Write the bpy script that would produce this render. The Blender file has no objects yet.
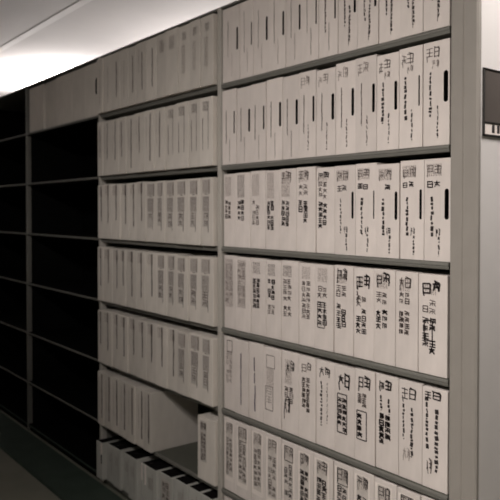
import bpy, bmesh, math, random
from mathutils import Vector, Matrix
PI = math.pi
S = bpy.context.scene
COL = S.collection

# ------------------------------------------------------------------ materials
def mat(name, rgb, rough=.6, noise=.0, nscale=8, spec=.3, metal=0, vary=0.0, bump=0, stretch=(1, 1, 1), emit=None):
    m = bpy.data.materials.new(name); m.use_nodes = True
    nt = m.node_tree; b = nt.nodes['Principled BSDF']
    b.inputs['Base Color'].default_value = (*rgb, 1)
    b.inputs['Roughness'].default_value = rough
    b.inputs['Metallic'].default_value = metal
    b.inputs['Specular IOR Level'].default_value = spec
    col = None
    if noise or bump:
        tc = nt.nodes.new('ShaderNodeTexCoord'); mp = nt.nodes.new('ShaderNodeMapping')
        mp.inputs['Scale'].default_value = stretch
        nz = nt.nodes.new('ShaderNodeTexNoise'); nz.inputs['Scale'].default_value = nscale
        nz.inputs['Detail'].default_value = 5
        nt.links.new(tc.outputs['Object'], mp.inputs['Vector'])
        nt.links.new(mp.outputs['Vector'], nz.inputs['Vector'])
        if noise:
            r = nt.nodes.new('ShaderNodeMapRange')
            r.inputs['From Min'].default_value = .3; r.inputs['From Max'].default_value = .7
            r.inputs['To Min'].default_value = 1 - noise; r.inputs['To Max'].default_value = 1 + noise
            nt.links.new(nz.outputs['Fac'], r.inputs['Value']); col = r.outputs['Result']
        if bump:
            bp = nt.nodes.new('ShaderNodeBump'); bp.inputs['Strength'].default_value = bump
            bp.inputs['Distance'].default_value = .002
            nt.links.new(nz.outputs['Fac'], bp.inputs['Height']); nt.links.new(bp.outputs['Normal'], b.inputs['Normal'])
    if vary:
        oi = nt.nodes.new('ShaderNodeObjectInfo'); r2 = nt.nodes.new('ShaderNodeMapRange')
        r2.inputs['To Min'].default_value = 1 - vary; r2.inputs['To Max'].default_value = 1 + vary
        nt.links.new(oi.outputs['Random'], r2.inputs['Value'])
        if col is not None:
            mu = nt.nodes.new('ShaderNodeMath'); mu.operation = 'MULTIPLY'
            nt.links.new(col, mu.inputs[0]); nt.links.new(r2.outputs['Result'], mu.inputs[1]); col = mu.outputs[0]
        else: col = r2.outputs['Result']
    if col is not None:
        vm = nt.nodes.new('ShaderNodeVectorMath'); vm.operation = 'SCALE'
        vm.inputs[0].default_value = rgb
        nt.links.new(col, vm.inputs['Scale']); nt.links.new(vm.outputs['Vector'], b.inputs['Base Color'])
    if emit:
        b.inputs['Emission Color'].default_value = (*emit[0], 1); b.inputs['Emission Strength'].default_value = emit[1]
    return m

CARD = mat('cream_card', (.66, .588, .55), .75, .05, 14, .15, vary=.05, bump=.15, stretch=(2, 2, .6))
CARDM = mat('card_shaded', (.60, .545, .495), .75, .05, 14, .15, vary=.07, bump=.15, stretch=(2, 2, .6))  # cream card with the far bays' dimmer, greyer light put into its colour
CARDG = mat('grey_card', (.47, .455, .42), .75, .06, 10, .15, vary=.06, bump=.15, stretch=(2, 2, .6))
PAPER = mat('label_paper', (.76, .68, .63), .7, .03, 30, .15)
GREYP = mat('grey_label_paper', (.46, .415, .38), .7, .08, 40, .15)
LIGHTP = mat('buff_label_paper', (.56, .50, .46), .7, .08, 40, .15)
INK = mat('black_ink', (.035, .027, .027), .6, .2, 60, .2)
INKM = mat('worn_ink', (.12, .095, .087), .7, .2, 60, .2)
INKF = mat('faded_ink', (.30, .25, .23), .7, .2, 60, .2)
INKV = mat('violet_ink', (.05, .03, .07), .7, .2, 60, .2)
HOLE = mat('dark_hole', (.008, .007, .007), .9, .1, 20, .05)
STEEL = mat('grey_green_paint', (.160, .153, .137), .45, .05, 20, .35)
POST = mat('grey_paint', (.285, .258, .232), .5, .04, 12, .3)
POSTL = mat('light_grey_paint', (.40, .37, .335), .5, .04, 12, .3)
PANEL = mat('white_paint', (.66, .62, .60), .5, .03, 6, .3)
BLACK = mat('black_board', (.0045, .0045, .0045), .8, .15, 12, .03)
BOARD = mat('grey_board', (.095, .095, .078), .6, .06, 12, .25)
FRAME = mat('black_frame', (.02, .017, .015), .4, .1, 30, .4)
DARKP = mat('smoked_panel', (.095, .080, .072), .35, .06, 8, .4)
CEIL = mat('ceiling_paint', (.66, .62, .605), .85, .03, 3, .15)
CEILT = mat('ceiling_strip_paint', (.80, .76, .74), .7, .03, 5, .2)
FLOOR = mat('floor_vinyl', (.22, .215, .175), .55, .10, 5, .25)
DECK = mat('dark_green_rubber', (.045, .062, .05), .6, .12, 9, .2)
WALL = mat('wall_paint', (.30, .29, .27), .85, .03, 3, .15)
TUBE = mat('lit_tube', (.9, .9, .9), .5, emit=((1, .97, .92), 30), noise=.01)
DIFF = mat('lit_diffuser', (.9, .9, .9), .5, emit=((1, .96, .9), 6), noise=.01)

# ------------------------------------------------------------------ mesh helper
class MB:
    def __init__(s): s.v = []; s.f = []; s.m = []; s.mats = []
    def mi(s, m):
        if m not in s.mats: s.mats.append(m)
        return s.mats.index(m)
    def poly(s, pts, m):
        n = len(s.v); s.v += [tuple(p) for p in pts]; s.f.append(tuple(range(n, n + len(pts)))); s.m.append(s.mi(m))
    def box(s, a, b, m, bev=0, seg=2):
        bm = bmesh.new(); bmesh.ops.create_cube(bm, size=1)
        for v in bm.verts:
            v.co = Vector([a[i] + (v.co[i] + .5) * (b[i] - a[i]) for i in range(3)])
        if bev: bmesh.ops.bevel(bm, geom=bm.edges[:], offset=bev, segments=seg, profile=.5, affect='EDGES')
        n = len(s.v); bm.verts.index_update()
        s.v += [tuple(v.co) for v in bm.verts]
        k = s.mi(m)
        for f in bm.faces: s.f.append(tuple(n + v.index for v in f.verts)); s.m.append(k)
        bm.free()
    def extr(s, prof, x0, x1, m):
        """closed (y,z) profile, counter-clockwise seen from +X, run along X"""
        n = len(s.v); k = len(prof); q = s.mi(m)
        s.v += [(x0, y, z) for y, z in prof] + [(x1, y, z) for y, z in prof]
        for i in range(k):
            j = (i + 1) % k; s.f.append((n + i, n + j, n + k + j, n + k + i)); s.m.append(q)
        s.f.append(tuple(n + i for i in reversed(range(k)))); s.m.append(q)
        s.f.append(tuple(n + k + i for i in range(k))); s.m.append(q)
    def prismz(s, prof, z0, z1, m):
        n = len(s.v); k = len(prof); q = s.mi(m)
        s.v += [(x, y, z0) for x, y in prof] + [(x, y, z1) for x, y in prof]
        for i in range(k):
            j = (i + 1) % k; s.f.append((n + i, n + j, n + k + j, n + k + i)); s.m.append(q)
        s.f.append(tuple(n + i for i in reversed(range(k)))); s.m.append(q)
        s.f.append(tuple(n + k + i for i in range(k))); s.m.append(q)
    def build(s, name, parent=None, loc=(0, 0, 0)):
        me = bpy.data.meshes.new(name); me.from_pydata(s.v, [], s.f)
        for m in s.mats: me.materials.append(m)
        for p, k in zip(me.polygons, s.m): p.material_index = k
        bm = bmesh.new(); bm.from_mesh(me); bmesh.ops.recalc_face_normals(bm, faces=bm.faces[:]); bm.to_mesh(me); bm.free()
        o = bpy.data.objects.new(name, me); COL.objects.link(o); o.location = loc
        if parent: o.parent = parent
        return o

def tag(o, label=None, cat=None, group=None, kind=None):
    if label: o['label'] = label
    if cat: o['category'] = cat
    if group: o['group'] = group
    if kind: o['kind'] = kind
    return o
def empty(name, loc=(0, 0, 0)):
    o = bpy.data.objects.new(name, None); COL.objects.link(o); o.location = loc; o.empty_display_size = .1
    return o
def struct(name, a, b, m):
    q = MB(); q.box(a, b, m); return tag(q.build(name), kind='structure')

# ------------------------------------------------------------------ room
CZ = 2.75
struct('floor', (-7, -3.6, -.1), (4, 3, 0), FLOOR)
struct('ceiling', (-7, -3.6, CZ), (4, 3, CZ + .1), CEIL)
struct('wall_left', (-7.1, -3.6, 0), (-7, 3, CZ), WALL)
struct('wall_right', (4, -3.6, 0), (4.1, 3, CZ), WALL)
struct('wall_back', (-7, 3, 0), (4, 3.1, CZ), WALL)
struct('wall_front', (-7, -3.7, 0), (4, -3.6, CZ), WALL)
q = MB(); q.extr([(-.262, 0), (-.255, .012), (-.02, .012), (-.02, 0)], -6.4, .6, DECK)
tag(q.build('trim_1'), kind='structure')
q = MB(); q.extr([(.078, CZ), (.082, CZ - .004), (.138, CZ - .004), (.142, CZ)], -6.9, -.2, CEILT)
tag(q.build('trim_2'), kind='structure')

# ------------------------------------------------------------------ the shelving
W = 1.1236; H = .335; Z0 = 2.01; TOP = 2.325; DEP = .40; LIP = .023
def zb(n): return Z0 - H * n if n < 6 else .045
rack = empty('archive_shelving', (0, 0, 0))
tag(rack, 'long grey steel shelving of four bays filled with file boxes, black inside on the left', 'shelving')
XL = [-W * i for i in range(5)]                      # bay i spans XL[i+1]..XL[i]
for i in range(1, 5):
    x = XL[i]
    hw = .013 if i < 3 else .0095
    q = MB(); q.box((x - hw, -.001, .0), (x + hw, .032, TOP), POSTL if i < 3 else STEEL, .004)
    u = q.build('upright', rack)
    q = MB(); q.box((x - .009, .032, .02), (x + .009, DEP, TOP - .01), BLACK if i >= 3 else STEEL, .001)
    d = q.build('divider_panel', u)
for b in range(4):
    x1 = XL[b] - (0, .0135, .0135, .01)[b]; x0 = XL[b + 1] + (.0135, .0135, .01, .01)[b]
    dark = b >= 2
    for n in range(0, 7):
        z = zb(n)
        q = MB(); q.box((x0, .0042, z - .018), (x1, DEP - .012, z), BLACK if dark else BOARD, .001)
        s = q.build('shelf', rack)
        # rounded, folded front edge
        q = MB()
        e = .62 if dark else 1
        q.extr([(y, z - dz * e) for y, dz in ((.004, .0012), (.0025, .0012), (.0003, .0035), (-.001, .009), (.0005, .0115), (.0015, .0125), (.001, .0145),
                (.0022, .0185), (.0032, LIP * .9), (.004, LIP * .9))][::-1], x0, x1, DECK if dark and n == 6 else STEEL)
        f = q.build('front_edge', s)
        if dark: f['label'] = 'thin grey front edge of the black shelf'
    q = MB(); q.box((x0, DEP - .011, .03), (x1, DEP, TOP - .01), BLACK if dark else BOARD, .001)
    p = q.build('back_panel', rack)
    q = MB(); q.box((x0 - .013, .0, TOP - .009), (x1 + .013, DEP, TOP), STEEL, .002)
    q.build('top_panel', rack)
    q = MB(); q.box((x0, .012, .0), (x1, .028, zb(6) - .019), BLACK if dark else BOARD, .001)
    q.build('kick_plate', rack)
# end panel with its two-step front post and the sign holder
q = MB(); q.box((.052, .016, 0), (.0915, .46, 2.62), PANEL, .003)
ep = q.build('end_panel', rack); ep['label'] = 'white painted end panel'
q = MB()
q.prismz([(.004, .03), (.004, .003), (.007, .0), (.043, .0), (.0455, .0025), (.048, .0025), (.0505, .0), (.087, .0), (.092, .005), (.092, .014), (.088, .016),
          (.052, .016), (.051, .03)], 0, 2.62, POST)
po = q.build('end_post', ep); po['label'] = 'grey front post with a vertical groove'
# sign holder on the +X face
q = MB()
px = .0915; ya, yb, za, zc = .0225, .30, 1.692, 1.879
fr = .006
q.box((px, ya, za), (px + .006, yb, za + fr), FRAME, .001); q.box((px, ya, zc - fr * .7), (px + .006, yb, zc), FRAME, .001)
q.box((px, ya, za), (px + .006, ya + fr * .8, zc), FRAME, .001); q.box((px, yb - fr, za), (px + .006, yb, zc), FRAME, .001)
q.box((px, ya + .003, 1.727), (px + .005, yb - .003, 1.733), FRAME, .001)
q.box((px, ya + .002, 1.727), (px + .0035, yb - .002, zc - .002), DARKP)
sg = q.build('sign_holder', ep); sg['label'] = 'dark framed sign holder'
q = MB()
q.box((px, ya + .004, za + .005), (px + .0035, yb - .004, 1.729), PAPER)
xx = px + .0038
def bar(y0, y1, z0, z1): q.box((px + .003, y0, z0), (xx, y1, z1), INK)
def num(y):
    bar(y, y + .013, 1.703, 1.726)
num(.064); num(.089)
bar(.115, .121, 1.703, 1.724); bar(.121, .135, 1.703, 1.707); bar(.121, .135, 1.719, 1.724)
cd = q.build('sign_card', ep); cd['label'] = 'white card strip with black numerals'

# ------------------------------------------------------------------ file boxes
def rect_hit(c, s, cx, cz, w, h):
    t = 1e9
    if c > 1e-9: t = min(t, (w - cx) / c)
    if c < -1e-9: t = min(t, -cx / c)
    if s > 1e-9: t = min(t, (h - cz) / s)
    if s < -1e-9: t = min(t, -cz / s)
    return cx + c * t, cz + s * t
def caps(c, s, hw, hh):
    lo, hi = 0, hh + hw
    for _ in range(30):
        t = (lo + hi) / 2; x, z = abs(c * t), abs(s * t)
        ins = x <= hw and (z <= hh - hw or x * x + (z - hh + hw) ** 2 <= hw * hw)
        if ins: lo = t
        else: hi = t
    return lo
def box_mesh(w, h, d, card, slot=None):
    """card file box, front at y=0; lid line near the top; slot=(cx,cz,hw,hh) is a real finger hole"""
    q = MB()
    if not slot:
        q.box((0, 0, 0), (w, d, h), card, .0018, 2); return q, None
    cx, cz, hw, hh = slot
    A = [i * 2 * PI / 28 + .03 for i in range(28)] + [math.atan2(Z - cz, X - cx) % (2 * PI) for X in (0, w) for Z in (0, h)]
    A += [math.atan2(sg * (hh - hw * k), sx * hw * e) % (2 * PI) for sg in (1, -1) for sx in (1, -1) for k, e in ((1, 1), (.5, .86), (.2, .6), (.05, .3))]
    A = sorted(set(round(a, 5) for a in A))
    R = [rect_hit(math.cos(a), math.sin(a), cx, cz, w, h) for a in A]
    C = [(cx + math.cos(a) * caps(math.cos(a), math.sin(a), hw, hh), cz + math.sin(a) * caps(math.cos(a), math.sin(a), hw, hh)) for a in A]
    n = len(A); base = len(q.v); k = q.mi(card)
    q.v += [(x, 0, z) for x, z in R] + [(x, 0, z) for x, z in C] + [(x, d, z) for x, z in R]
    for i in range(n):
        j = (i + 1) % n
        q.f.append((i, j, n + j, n + i)); q.m.append(k)
        q.f.append((i, 2 * n + i, 2 * n + j, j)); q.m.append(k)
    q.f.append(tuple(2 * n + i for i in range(n))); q.m.append(k)
    hq = MB(); kk = hq.mi(HOLE)
    hq.v += [(x, 0.0002, z) for x, z in C] + [(x, .035, z) for x, z in C]
    for i in range(n):
        j = (i + 1) % n; hq.f.append((i, j, n + j, n + i)); hq.m.append(kk)
    hq.f.append(tuple(n + i for i in range(n))); hq.m.append(kk)
    return q, hq

class Ink:
    """strokes on a spine; coordinates are fractions of its width and of its height from the top"""
    def __init__(s, w, h, rng): s.q = MB(); s.w = w; s.h = h; s.r = rng; s.n = 0
    def pt(s, u, v, y): return (u * s.w, y, s.h * (1 - v))
    def patch(s, u0, v0, u1, v1, m):
        s.np = getattr(s, 'np', 0) + 1
        s.q.box((u0 * s.w, -.0004 - .00015 * min(s.np, 4), s.h * (1 - v1)), (u1 * s.w, .0005, s.h * (1 - v0)), m); s.n += 1
    def stroke(s, u0, v0, u1, v1, t, m):
        a = Vector((u0 * s.w, s.h * (1 - v0))); b = Vector((u1 * s.w, s.h * (1 - v1))); d = b - a
        if d.length < 1e-5: return
        p = Vector((-d.y, d.x)).normalized() * t / 2
        y = -.0013
        s.q.poly([(*(a - p), )[:1] + (y,) + ((a - p).y,), ((b - p).x, y, (b - p).y), ((b + p).x, y, (b + p).y), ((a + p).x, y, (a + p).y)], m); s.n += 1
    def vbar(s, u, v0, v1, t, m, wob=.02):
        r = s.r; n = max(2, int((v1 - v0) / .09)); us = [u + r.uniform(-wob, wob) for _ in range(n + 1)]
        for i in range(n):
            s.stroke(us[i], v0 + (v1 - v0) * i / n, us[i + 1], v0 + (v1 - v0) * (i + 1) / n + .004, t * r.uniform(.75, 1.2), m)
    def dashes(s, u, v0, v1, t, m):
        r = s.r; v = v0
        while v < v1:
            L = r.uniform(.015, .05); s.stroke(u + r.uniform(-.02, .02), v, u + r.uniform(-.03, .03), min(v + L, v1), t * r.uniform(.6, 1.5), m)
            v += L + r.uniform(.006, .02)
    def glyph(s, u, v, gw, gh, t, m):
        r = s.r; k = r.randint(0, 4)
        L = lambda a, b, c, d: s.stroke(u + a * gw + r.uniform(-.05, .05) * gw, v + b * gh, u + c * gw, v + d * gh + r.uniform(-.05, .05) * gh, t, m)
        if k == 0: L(0, .1, 1, .1); L(0, .5, 1, .5); L(.5, 0, .5, 1); L(0, .9, 1, .9)
        elif k == 1: L(.1, 0, .1, 1); L(.9, 0, .9, 1); L(.1, .05, .9, .05); L(.1, .95, .9, .95); L(.1, .5, .9, .5)
        elif k == 2: L(0, .3, 1, .3); L(.5, 0, .1, 1); L(.5, .3, .95, 1); L(.2, .65, .8, .65)
        elif k == 3: L(.2, 0, .2, 1); L(.2, .2, 1, .2); L(.6, .2, .6, 1); L(.4, .6, 1, .6); L(.9, .2, .9, .9)
        else: L(0, 0, 1, .25); L(.5, .15, .5, .9); L(0, .5, 1, .5); L(0, .9, .3, .6); L(1, .95, .7, .6)
    def cols(s, u0, u1, v0, v1, n, t, m, size=None):
        """n columns of written characters"""
        r = s.r; cw = (u1 - u0) / n
        gh = size or cw * s.w * .85 / s.h
        for c in range(n):
            v = v0 + r.uniform(0, .02)
            while v + gh < v1:
                if r.random() > .06: s.glyph(u0 + c * cw + r.uniform(0, .1) * cw, v, cw * r.uniform(.7, .92), gh * r.uniform(.75, .95), t * r.uniform(.8, 1.35), m)
                v += gh * r.uniform(.95, 1.12)
    def block(s, u0, u1, v0, v1, m, t=.0016, dens=.02):
        """close lines of small print"""
        r = s.r; u = u0
        n = max(3, int((u1 - u0) * s.w / .0065))
        for i in range(n):
            uu = u0 + (u1 - u0) * (i + .5) / n; v = v0
            while v < v1:
                L = r.uniform(.02, .06); s.stroke(uu, v, uu + r.uniform(-.02, .02), min(v1, v + L), t * 1.5, m); v += L + r.uniform(.004, .012)
    def scrib(s, u0, u1, v0, v1, t, m):
        """two quick handwritten figures side by side"""
        r = s.r; um = (u0 + u1) / 2 + r.uniform(-.06, .04); H_ = v1 - v0
        s.glyph(u0, v0 + r.uniform(.0, .25) * H_, um - u0 - .03, H_ * r.uniform(.45, .75), t * .6, m)
        s.glyph(um + .02, v0 + r.uniform(0, .1) * H_, u1 - um - .02, H_ * r.uniform(.5, .8), t * .7, m)
        # one hooked stroke running down beside them
        x = um + r.uniform(0, .2) * (u1 - u0); s.stroke(x, v0, u1, v0 + .15 * H_, t * .7, m); s.stroke(u1, v0 + .15 * H_, u1 - .04, v0 + r.uniform(.6, .95) * H_, t * .75, m)
        s.stroke(u0 + .02, v0 + .6 * H_, u0 + r.uniform(0, .06), v1, t * .6, m)
    def outline(s, u0, u1, v0, v1, t, m):
        for a in ((u0, v0, u1, v0), (u1, v0, u1, v1), (u1, v1, u0, v1), (u0, v1, u0, v0)): s.stroke(*a, t, m)

# per-row marks, left to right
def mark(I, spec):
    for op in spec:
        k = op[0]
        getattr(I, {'v': 'vbar', 'd': 'dashes', 'c': 'cols', 'b': 'block', 's': 'scrib', 'o': 'outline', 'p': 'patch'}[k])(*op[1:])

def slot_spec(i, n, row):
    f = i / (n - 1); L = []
    k = INK if f > .55 else INKM
    if row == 'A':
        L.append(('v', .33, .12 if i % 2 else .18, .66, .0024, INKM if f < .8 else INK, .012))
        L.append(('v', .56, .62, .93, .002, INKM if f > .4 else INKF, .02))
        if f > .5: L.append(('d', .36, .34, .72, .004, k))
        if f > .6: L.append(('d', .6, .5, .9, .0045, INK)); L.append(('s', .2, .7, .04, .2, .004, INKM))
    elif row == 'B':
        if f > .4: L.append(('s', .12, .62, .05, .19, .0034, INKM if f > .75 else INKF)); 
        if f > .8: L.append(('s', .35, .6, .18, .26, .003, INKF))
        if f < .75: L.append(('v', .30, .27, .70, .0028, INKM, .012)); L.append(('d', .30, .27, .72, .0022, INKM))
        else: L.append(('d', .28, .29, .72, .0075, INK))
        if f > .4: L.append(('d', .56, .62, .93, .0035, INKM if f < .75 else INK))
        else: L.append(('v', .55, .66, .97, .0018, INKM, .01))
    else:
        L += [('b', .08, .68, .05, .17, INKF), ('s', .12, .66, .06, .18, .003, INKM), ('c', .1, .62, .21, .33, 2, .0032, INK)]
        L += [('d', .30, .37, .76, .0075 if f > .7 else .0045, INK), ('s', .46, .62, .68, .76, .003, INK), ('d', .58, .76, .95, .005, INK)]
    return L

T2 = lambda top, mid, bot, it, ib, a=.12, b=.62: [('b', a, b, top[0], top[1], it)] + ([('c', a, b, mid[0], mid[1], 2, .0024, INKM)] if mid else []) + ([('c', a, b, bot[0], bot[1], 2, .0036, ib)] if bot else [])
ROWC = [
    T2((.04, .30), None, (.36, .66), INKF, INKM), T2((.03, .33), None, (.36, .70), INKM, INK), T2((.04, .32), (.36, .74), None, INKF, INK),
    T2((.03, .35), None, (.38, .76), INKF, INK), [('s', .15, .7, .03, .18, .004, INKM)] + T2((.05, .34), None, (.38, .74), INKF, INK),
    [('s', .12, .65, .04, .18, .004, INKM)] + T2((.04, .17), (.2, .36), (.38, .67), INKF, INK),
    [('s', .1, .7, .05, .16, .005, INK)] + T2((.06, .18), (.16, .40), (.40, .74), INKF, INK)]
ROWD = [
    [('b', .1, .75, .05, .70, INKF), ('c', .1, .75, .1, .7, 2, .0018, INKF)], [('b', .12, .68, .04, .68, INKF), ('c', .12, .7, .06, .66, 2, .002, INKF)],
    T2((.05, .20), None, (.25, .68), INKM, INK), T2((.05, .20), (.56, .74), (.24, .56), INKM, INK), T2((.06, .20), (.22, .52), (.54, .70), INKM, INKM),
    T2((.04, .19), (.20, .70), None, INKF, INK, .2, .75), [('o', .18, .55, .44, .74, .003, INK)] + T2((.04, .20), (.24, .40), (.42, .74), INKF, INK, .18, .7),
    [('s', .15, .68, .03, .2, .006, INK)] + T2((.1, .2), (.22, .40), (.42, .76), INKF, INK, .12, .66),
    [('s', .15, .8, .07, .24, .007, INK), ('d', .2, .22, .4, .004, INKM)] + T2((.1, .2), (.30, .44), (.45, .80), INKF, INK, .12, .66),
    [('s', .15, .75, .03, .19, .006, INK)] + T2((.05, .2), (.24, .40), (.42, .68), INKF, INK, .12, .66),
    [('s', .2, .7, .05, .2, .005, INKM)] + T2((.08, .2), (.20, .38), (.40, .70), INKF, INKM, .16, .66),
    [('s', .15, .75, .06, .22, .008, INK), ('o', .22, .5, .46, .66, .004, INK)] + T2((.1, .2), (.24, .42), (.42, .80), INKF, INK, .14, .64)]
ROWE = [
    [('o', .3, .75, .05, .20, .003, INKM), ('c', .2, .75, .2, .68, 2, .002, INKF)], [('v', .48, .17, .86, .0045, INKV, .01)],
    [('v', .38, .19, .36, .006, INKV, .01), ('v', .39, .39, .52, .0055, INKV, .01), ('v', .42, .55, .88, .0055, INKV, .02)],
    [('o', .18, .65, .1, .26, .0022, INKM), ('b', .18, .6, .27, .5, INKF), ('o', .12, .55, .5, .8, .0025, INKM), ('c', .15, .5, .52, .78, 1, .002, INKM)],
    [('s', .3, .75, .1, .3, .005, INK), ('b', .2, .6, .1, .4, INKF), ('c', .2, .7, .42, .66, 2, .003, INKM), ('s', .15, .5, .55, .84, .006, INK)],
    [('s', .2, .75, .07, .2, .0045, INKM), ('c', .2, .7, .24, .68, 2, .0036, INKM)],
    [('s', .2, .75, .07, .2, .0055, INK), ('d', .3, .24, .76, .0075, INK), ('d', .62, .24, .72, .003, INKM)],
    [('s', .2, .75, .08, .28, .008, INK), ('o', .15, .62, .32, .76, .0035, INK), ('c', .15, .62, .36, .76, 2, .0045, INK)],
    [('s', .2, .78, .06, .24, .007, INK), ('c', .15, .6, .25, .42, 2, .003, INKM), ('o', .12, .6, .45, .76, .0035, INK), ('c', .14, .4, .46, .75, 1, .005, INK)],
    [('s', .15, .7, .05, .18, .007, INK), ('d', .25, .22, .38, .006, INK), ('d', .6, .24, .4, .006, INK), ('c', .15, .66, .40, .74, 2, .0055, INK)],
    [('s', .15, .75, .06, .22, .005, INK), ('d', .22, .24, .60, .006, INK), ('d', .58, .26, .76, .0075, INK), ('s', .2, .5, .68, .82, .003, INKF)],
    [('s', .12, .75, .03, .14, .006, INK), ('d', .2, .10, .62, .007, INK), ('d', .58, .2, .82, .0095, INK), ('s', .2, .4, .7, .86, .004, INKM)]]
def fspec(i):
    k = INK if i > 3 else INKM
    L = [('p', .06, .05, .8, .86, PAPER), ('p', .16, .06, .73, .80, LIGHTP), ('s', .2, .72, .06, .22, .005 if i > 4 else .0035, k), ('b', .2, .7, .07, .2, INKF)]
    L += [('c', .18, .72, .26, .8, 2, .003 if i < 5 else .0045, k)]
    if i % 3 == 1: L.append(('o', .2, .72, .06, .24, .003, k))
    return L
ROWF = [fspec(i) for i in range(12)]

def b2spec(row, i, n, r):
    f = i / (n - 1)
    if row == 'A':
        if i in (2, 4, 5, 6): return [('v', .62, .16, .78, .007, INKM, .02)] + ([('v', .3, .1, .5, .003, INKF, .02)] if i % 2 else [])
        if i in (7, 8): return [('b', .3, .75, .1, .3, INKF)]
        if i > 8: return [('b', .35, .7, .1, .22, INKM), ('b', .3, .62, .3, .72, INKF)]
        return [('v', .55, .2, .85, .003, INKF, .02)]
    if row == 'B':
        if f > .7: return [('b', .25, .72, .06, .2, INKM), ('v', .25, .3, .76, .004, INKM, .01), ('v', .68, .08, .76, .003, INKM, .01)]
        return [('v', .55 + r.uniform(-.1, .1), r.uniform(.03, .1), r.uniform(.65, .95), .007, INKM, .03), ('v', .25, .1, .6, .002, INKF, .02)]
    if row in 'CDE':
        sp = {'C': .5, 'D': .62, 'E': .75}[row]
        if f < sp:
            return [('v', .6, .02, .2, .012, INKM, .01), ('v', .6, .18, r.uniform(.62, .8), .008, INKM if i % 3 else INK, .02), ('b', .2, .55, .03, .2, INKF)]
        return [('p', .12, .03, .78, .235, GREYP), ('b', .15, .75, .04, .22, INKF), ('v', .7, .03, .24, .004, INKM, .01), ('v', .45, .24, .245, .02, INKM, 0),
                ('p', .14, .27, .70, .50, GREYP), ('b', .16, .68, .28, .5, INKM), ('p', .14, .51, .62, .72 + r.uniform(0, .06), GREYP), ('c', .2, .6, .5, .76, 1, .003, INKM), ('v', .62, .5, .8, .003, INK, .02)]
    if row == 'F': return [('v', .75, .03, .85, .011, INKM, .015), ('v', .35, .1, .7, .003, INKF, .02)]
    return [('b', .3, .7, .2, .45, INKF), ('v', .7, .1, .8, .003, INKF, .02)]

ORD = ['first', 'second', 'third', 'fourth', 'fifth', 'sixth', 'seventh', 'eighth', 'ninth', 'tenth', 'eleventh', 'twelfth', 'thirteenth']
RN = {'A': 'top row', 'B': 'second row down', 'C': 'third row down', 'D': 'fourth row down', 'E': 'fifth row down', 'F': 'sixth row down', 'G': 'bottom row'}
BN = {1: 'right bay', 2: 'middle bay', 3: 'left bay'}
def place_box(bay, row, i, n, x0, x1, z, h, d, y, spec, look, slot=False, card=CARD, seed=0, label=None, tilt=0):
    rng = random.Random(seed * 131 + i * 7 + ord(row) * 1009 + bay * 50021)
    w = x1 - x0 - .0022
    root = empty('file_box', (x0 + .0011, y, z))
    root.rotation_euler = (0, tilt, 0)
    sl = (w * .86, h * .555, slot[0], h * slot[1]) if slot else None
    q, hq = box_mesh(w, h, d, card, sl)
    q.build('box_body', root)
    if hq: hq.build('finger_hole', root)
    I = Ink(w, h, rng); mark(I, spec)
    if I.n:
        o = I.q.build('spine_label' if any(s[0] == 'p' for s in spec) else 'handwriting', root)
    pos = 'first from left' if i == 0 else ('rightmost' if i == n - 1 else ORD[i] + ' from left')
    tag(root, label or f'{look}, {pos}, {RN[row]}, {BN[bay]}', 'file box', f'file boxes on the {RN[row]} of the {BN[bay]}')
    return root

XB = {'A': [-1.104, -.988, -.901, -.806, -.708, -.621, -.534, -.442, -.354, -.265, -.179, -.093, 0.0],
      'B': [-1.104, -1.008, -.914, -.821, -.728, -.637, -.549, -.454, -.363, -.271, -.181, -.093, 0.0],
      'C': [-1.106, -1.021, -.926, -.833, -.748, -.654, -.554, -.464, -.367, -.275, -.183, -.093, 0.0],
      'D': [-1.104, -1.021, -.923, -.83, -.742, -.645, -.561, -.466, -.376, -.287, -.198, -.111, -.007],
      'E': [-1.106, -1.028, -.936, -.842, -.739, -.643, -.554, -.461, -.367, -.279, -.186, -.096, -.005],
      'F': [-1.106, -1.021, -.923, -.833, -.739, -.648, -.564, -.466, -.374, -.283, -.19, -.1, -.005]}
XB['G'] = XB['F']
ROWS = 'ABCDEFG'
jit = random.Random(5)
for ri, row in enumerate(ROWS):
    z = zb(ri) + .0004
    xs = XB[row]
    for i in range(12):
        sl = False
        h = {'A': .298, 'B': .302, 'C': .300, 'D': .298, 'E': .300, 'F': .303, 'G': .262}[row] + jit.uniform(-.003, .002)
        if row in 'AB': spec = slot_spec(i, 12, row); sl = True; look = 'cream file box with dark finger slot'
        elif row == 'C' and i >= 7: spec = slot_spec(i, 12, row); sl = i >= 7; look = 'cream file box with dark finger slot'
        elif row == 'C': spec = ROWC[i]; look = 'cream file box with two-column writing'
        elif row == 'D': spec = ROWD[i]; look = 'cream file box with two-column writing'
        elif row == 'E': spec = ROWE[i]; look = 'cream file box with one dark written line' if i in (1, 2) else 'cream file box with black writing'
        elif row == 'F': spec = ROWF[i]; look = 'cream file box with pale spine label'
        else: spec = ROWF[i]; look = 'cream file box with pale spine label'
        if row in 'BC' and i in (6, 9): h -= .005
        if sl:
            wd = {'A': [4.2, 2.4, 4.4, 4, 3.4, 2.4, 2.8, 4, 3.6, 3.4, 3, 4.4], 'B': [2.8, 4.4, 3.2, 4.6, 4.8, 3.8, 5, 4.6, 4.4, 4.4, 2, 5.9],
                  'C': [0, 0, 0, 0, 0, 0, 0, 3.8, 1.8, 4.2, 3.4, 5.6]}[row][i]
            sl = (wd / 1000 * 1.3, .15)
        place_box(1, row, i, 12, xs[i], xs[i + 1], z, h, .27, (.002 if ri < 2 else .008) + jit.uniform(-.001, .003), spec, look, sl, seed=ri)
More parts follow.
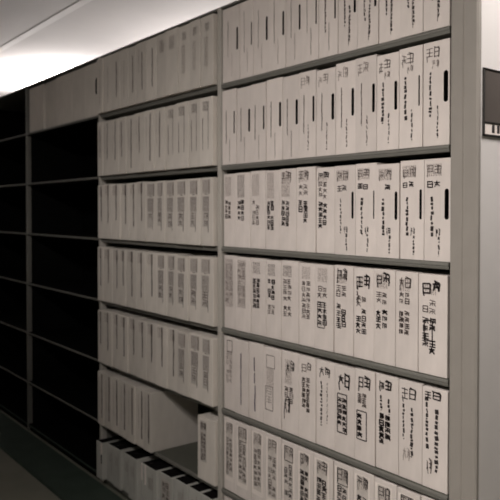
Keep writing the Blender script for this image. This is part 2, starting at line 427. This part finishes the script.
# middle bay
X2 = [-2.232, -2.160, -2.068, -1.978, -1.893, -1.800, -1.707, -1.612, -1.516, -1.420, -1.325, -1.232, -1.139]
for ri, row in enumerate('ABCDE'):
    z = zb(ri) + .0004
    xs = [x + (jit.uniform(-.012, .012) if 0 < k < 12 else 0) for k, x in enumerate(X2)]
    for i in range(12):
        r = random.Random(ri * 40 + i)
        look = 'file box with dark vertical spine line'
        spec = b2spec(row, i, 12, r)
        if spec[0][0] == 'p': look = 'file box with grey two-part spine label'
        elif spec[0][0] == 'b': look = 'file box with small grey print'
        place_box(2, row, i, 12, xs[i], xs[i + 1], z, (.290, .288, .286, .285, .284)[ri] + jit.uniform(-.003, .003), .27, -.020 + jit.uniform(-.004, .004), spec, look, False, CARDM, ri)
z = zb(5) + .0004
xs = [-2.232, -2.160, -2.075, -1.985, -1.895, -1.805, -1.72, -1.648]
for i in range(7):
    r = random.Random(900 + i)
    place_box(2, 'F', i, 8, xs[i], xs[i + 1], z, .285, .27, -.026 + jit.uniform(-.004, .004), b2spec('F', i, 8, r),
              'file box with dark vertical spine line', False, CARDM, 5,
              label='last file box left of the empty gap, sixth row down, middle bay' if i == 6 else None)
place_box(2, 'F', 7, 8, -1.268, -1.137, z, .272, .20, -.014, [('p', .16, .06, .52, .70, GREYP), ('b', .18, .5, .08, .2, INKM), ('s', .18, .5, .09, .2, .005, INKM), ('c', .2, .5, .24, .7, 2, .0028, INKM)],
          '', False, CARDM, 6, label='file box standing alone right of the empty gap, sixth row down, middle bay')
# bottom row of the middle bay, pulled forward over the edge
zg = zb(6) + .0004
gx = [-2.232, -2.150, -2.065, -1.975, -1.885, -1.79, -1.69, -1.57, -1.455, -1.34, -1.24, -1.14]
gy = [-.032, -.010, -.018, -.004, -.024, -.002, -.040, -.026, -.018, -.016, -.018, -.016]
gh = [.198, .198, .206, .197, .212, .198, .226, .226, .228, .228, .230, .230]
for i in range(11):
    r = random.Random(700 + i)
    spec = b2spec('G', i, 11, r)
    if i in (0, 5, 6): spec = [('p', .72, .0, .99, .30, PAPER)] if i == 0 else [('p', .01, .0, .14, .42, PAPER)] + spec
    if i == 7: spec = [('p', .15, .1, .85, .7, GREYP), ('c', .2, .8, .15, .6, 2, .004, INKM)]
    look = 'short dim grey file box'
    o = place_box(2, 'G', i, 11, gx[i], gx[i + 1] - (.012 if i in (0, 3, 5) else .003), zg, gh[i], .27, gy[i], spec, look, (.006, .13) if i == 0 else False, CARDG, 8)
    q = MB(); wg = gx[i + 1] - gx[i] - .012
    q.box((.004, .005, gh[i] - .003), (wg - .008, .262, gh[i] + .001), HOLE, .0004); q.build('shade_top', o)  # near-black slab on the box top, paints the shade under the shelf above
# top row of the left bay
lx = [-3.315, -3.055, -2.86, -2.62, -2.44, -2.262]
LL = ['grey carton at the far left end, top row, left bay', 'plain grey carton right of the far left carton, top row, left bay', 'plain grey carton, third from left, top row, left bay',
      'plain narrow grey carton, fourth from left, top row, left bay', 'grey carton with black slot beside the post, top row, left bay']
for i in range(5):
    spec = [('p', .02, .01, .06, .02, GREYP)] if False else []
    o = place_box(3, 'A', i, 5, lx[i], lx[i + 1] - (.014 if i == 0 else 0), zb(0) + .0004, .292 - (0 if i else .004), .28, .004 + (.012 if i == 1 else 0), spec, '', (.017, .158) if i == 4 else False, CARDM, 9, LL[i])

# ------------------------------------------------------------------ lamps of the room
def panel_light(name, x, y, sx, sy, label, power, col=(1, .93, .86)):
    t = empty('ceiling_light', (x, y, CZ)); tag(t, label, 'ceiling light', 'ceiling light panels')
    q = MB()
    for a, b in (((-sx - .02, -sy - .02, -.03), (sx + .02, -sy, 0)), ((-sx - .02, sy, -.03), (sx + .02, sy + .02, 0)),
                 ((-sx - .02, -sy, -.03), (-sx, sy, 0)), ((sx, -sy, -.03), (sx + .02, sy, 0))): q.box(a, b, CEILT, .002)
    q.build('lamp_frame', t)
    q = MB(); q.box((-sx, -sy, -.02), (sx, sy, -.012), DIFF); q.build('diffuser', t)
    l = bpy.data.lights.new('panel_lamp', 'AREA'); l.shape = 'RECTANGLE'; l.size = sx * 2; l.size_y = sy * 2; l.energy = power; l.color = col
    o = bpy.data.objects.new('panel_lamp', l); COL.objects.link(o); o.parent = t; o.location = (0, 0, -.032)
panel_light('a', .22, -2.3, .55, .3, 'ceiling light panel over the aisle behind the camera', 104, (1, .955, .915))
panel_light('b', .70, .25, .3, .3, 'ceiling light panel beside the white end panel', 18, (1, .95, .93))
# tube luminaire hanging behind the shelving
def tube_light(x, y, z, power, label):
    t = empty('hanging_tube_light', (x, y, z)); tag(t, label, 'ceiling light', 'hanging tube lights')
    q = MB(); N = 12
    for k in range(N):
        a0, a1 = 2 * PI * k / N, 2 * PI * (k + 1) / N
        q.poly([(-.6, .014 * math.cos(a0), .014 * math.sin(a0)), (.6, .014 * math.cos(a0), .014 * math.sin(a0)), (.6, .014 * math.cos(a1), .014 * math.sin(a1)), (-.6, .014 * math.cos(a1), .014 * math.sin(a1))], TUBE)
    q.build('tube', t)
    q = MB(); q.box((-.63, -.04, -.055), (.63, .04, -.03), CEILT, .004); q.box((-.63, -.025, -.03), (-.6, .025, .02), CEILT, .003); q.box((.6, -.025, -.03), (.63, .025, .02), CEILT, .003)
    q.build('lamp_housing', t)
    for hx in (-.5, .5):
        q = MB(); q.box((hx - .003, .02, -.03), (hx + .003, .026, CZ - z), STEEL); q.build('hanger', t)
    l = bpy.data.lights.new('tube_lamp', 'AREA'); l.shape = 'RECTANGLE'; l.size = 1.2; l.size_y = .03; l.energy = power; l.color = (1, .965, .955)
    o = bpy.data.objects.new('tube_lamp', l); COL.objects.link(o); o.parent = t; o.location = (0, 0, .018); o.rotation_euler = (PI, 0, 0)
tube_light(-5.1, .85, 2.34, 48, 'bright hanging tube light glowing on the ceiling behind the far shelving')
tube_light(-2.9, 1.9, 1.95, 64, 'added unseen tube light brightening the ceiling behind the shelving')  # added lamp out of view, lifts the ceiling brightness

# added closed rack, unseen beside and behind the camera, blocks light from the lower left
blocker_rack = empty('archive_shelving', (0, 0, 0)); tag(blocker_rack, 'added closed grey rack across the aisle, unseen, shading the lower left', 'shelving')
for k in range(4):
    x0, x1 = -.16 - W * (k + 1), -.16 - W * k
    q = MB(); q.box((x0 + .014, -2.19, .03), (x1 - .014, -1.765, 2.30), STEEL, .003); q.build('closed_panel', blocker_rack)
for k in range(5):
    q = MB(); q.box((-.16 - W * k - .014, -2.2, 0), (-.16 - W * k + .014, -1.755, 2.325), POST, .004); q.build('upright', blocker_rack)

w = bpy.data.worlds.new('world'); S.world = w; w.use_nodes = True
w.node_tree.nodes['Background'].inputs[0].default_value = (.95, 1, .9, 1); w.node_tree.nodes['Background'].inputs[1].default_value = .006

# ------------------------------------------------------------------ camera
yaw, pit, f, sy = .6617079610702201, .01793938, 680.0, -26.4242
v = Vector((-math.cos(yaw) * math.cos(pit), math.sin(yaw) * math.cos(pit), -math.sin(pit)))
r = Vector((math.sin(yaw), math.cos(yaw), 0)); u = r.cross(v)
cam = bpy.data.cameras.new('camera'); co = bpy.data.objects.new('camera', cam); COL.objects.link(co)
M = Matrix((r, u, -v)).transposed().to_4x4(); M.translation = Vector((1.17583, -1.62981, 1.485124)); co.matrix_world = M
cam.sensor_fit = 'HORIZONTAL'; cam.sensor_width = 36; cam.lens = 36 * f / 500
cam.shift_y = sy / 500; cam.clip_start = .02
cam.dof.use_dof = True; cam.dof.focus_distance = 1.3; cam.dof.aperture_fstop = 9.0
S.camera = co
S.view_settings.view_transform = 'Standard'; S.view_settings.look = 'None'; S.view_settings.gamma = 1
S.view_settings.exposure = 0; S.view_settings.use_curve_mapping = False
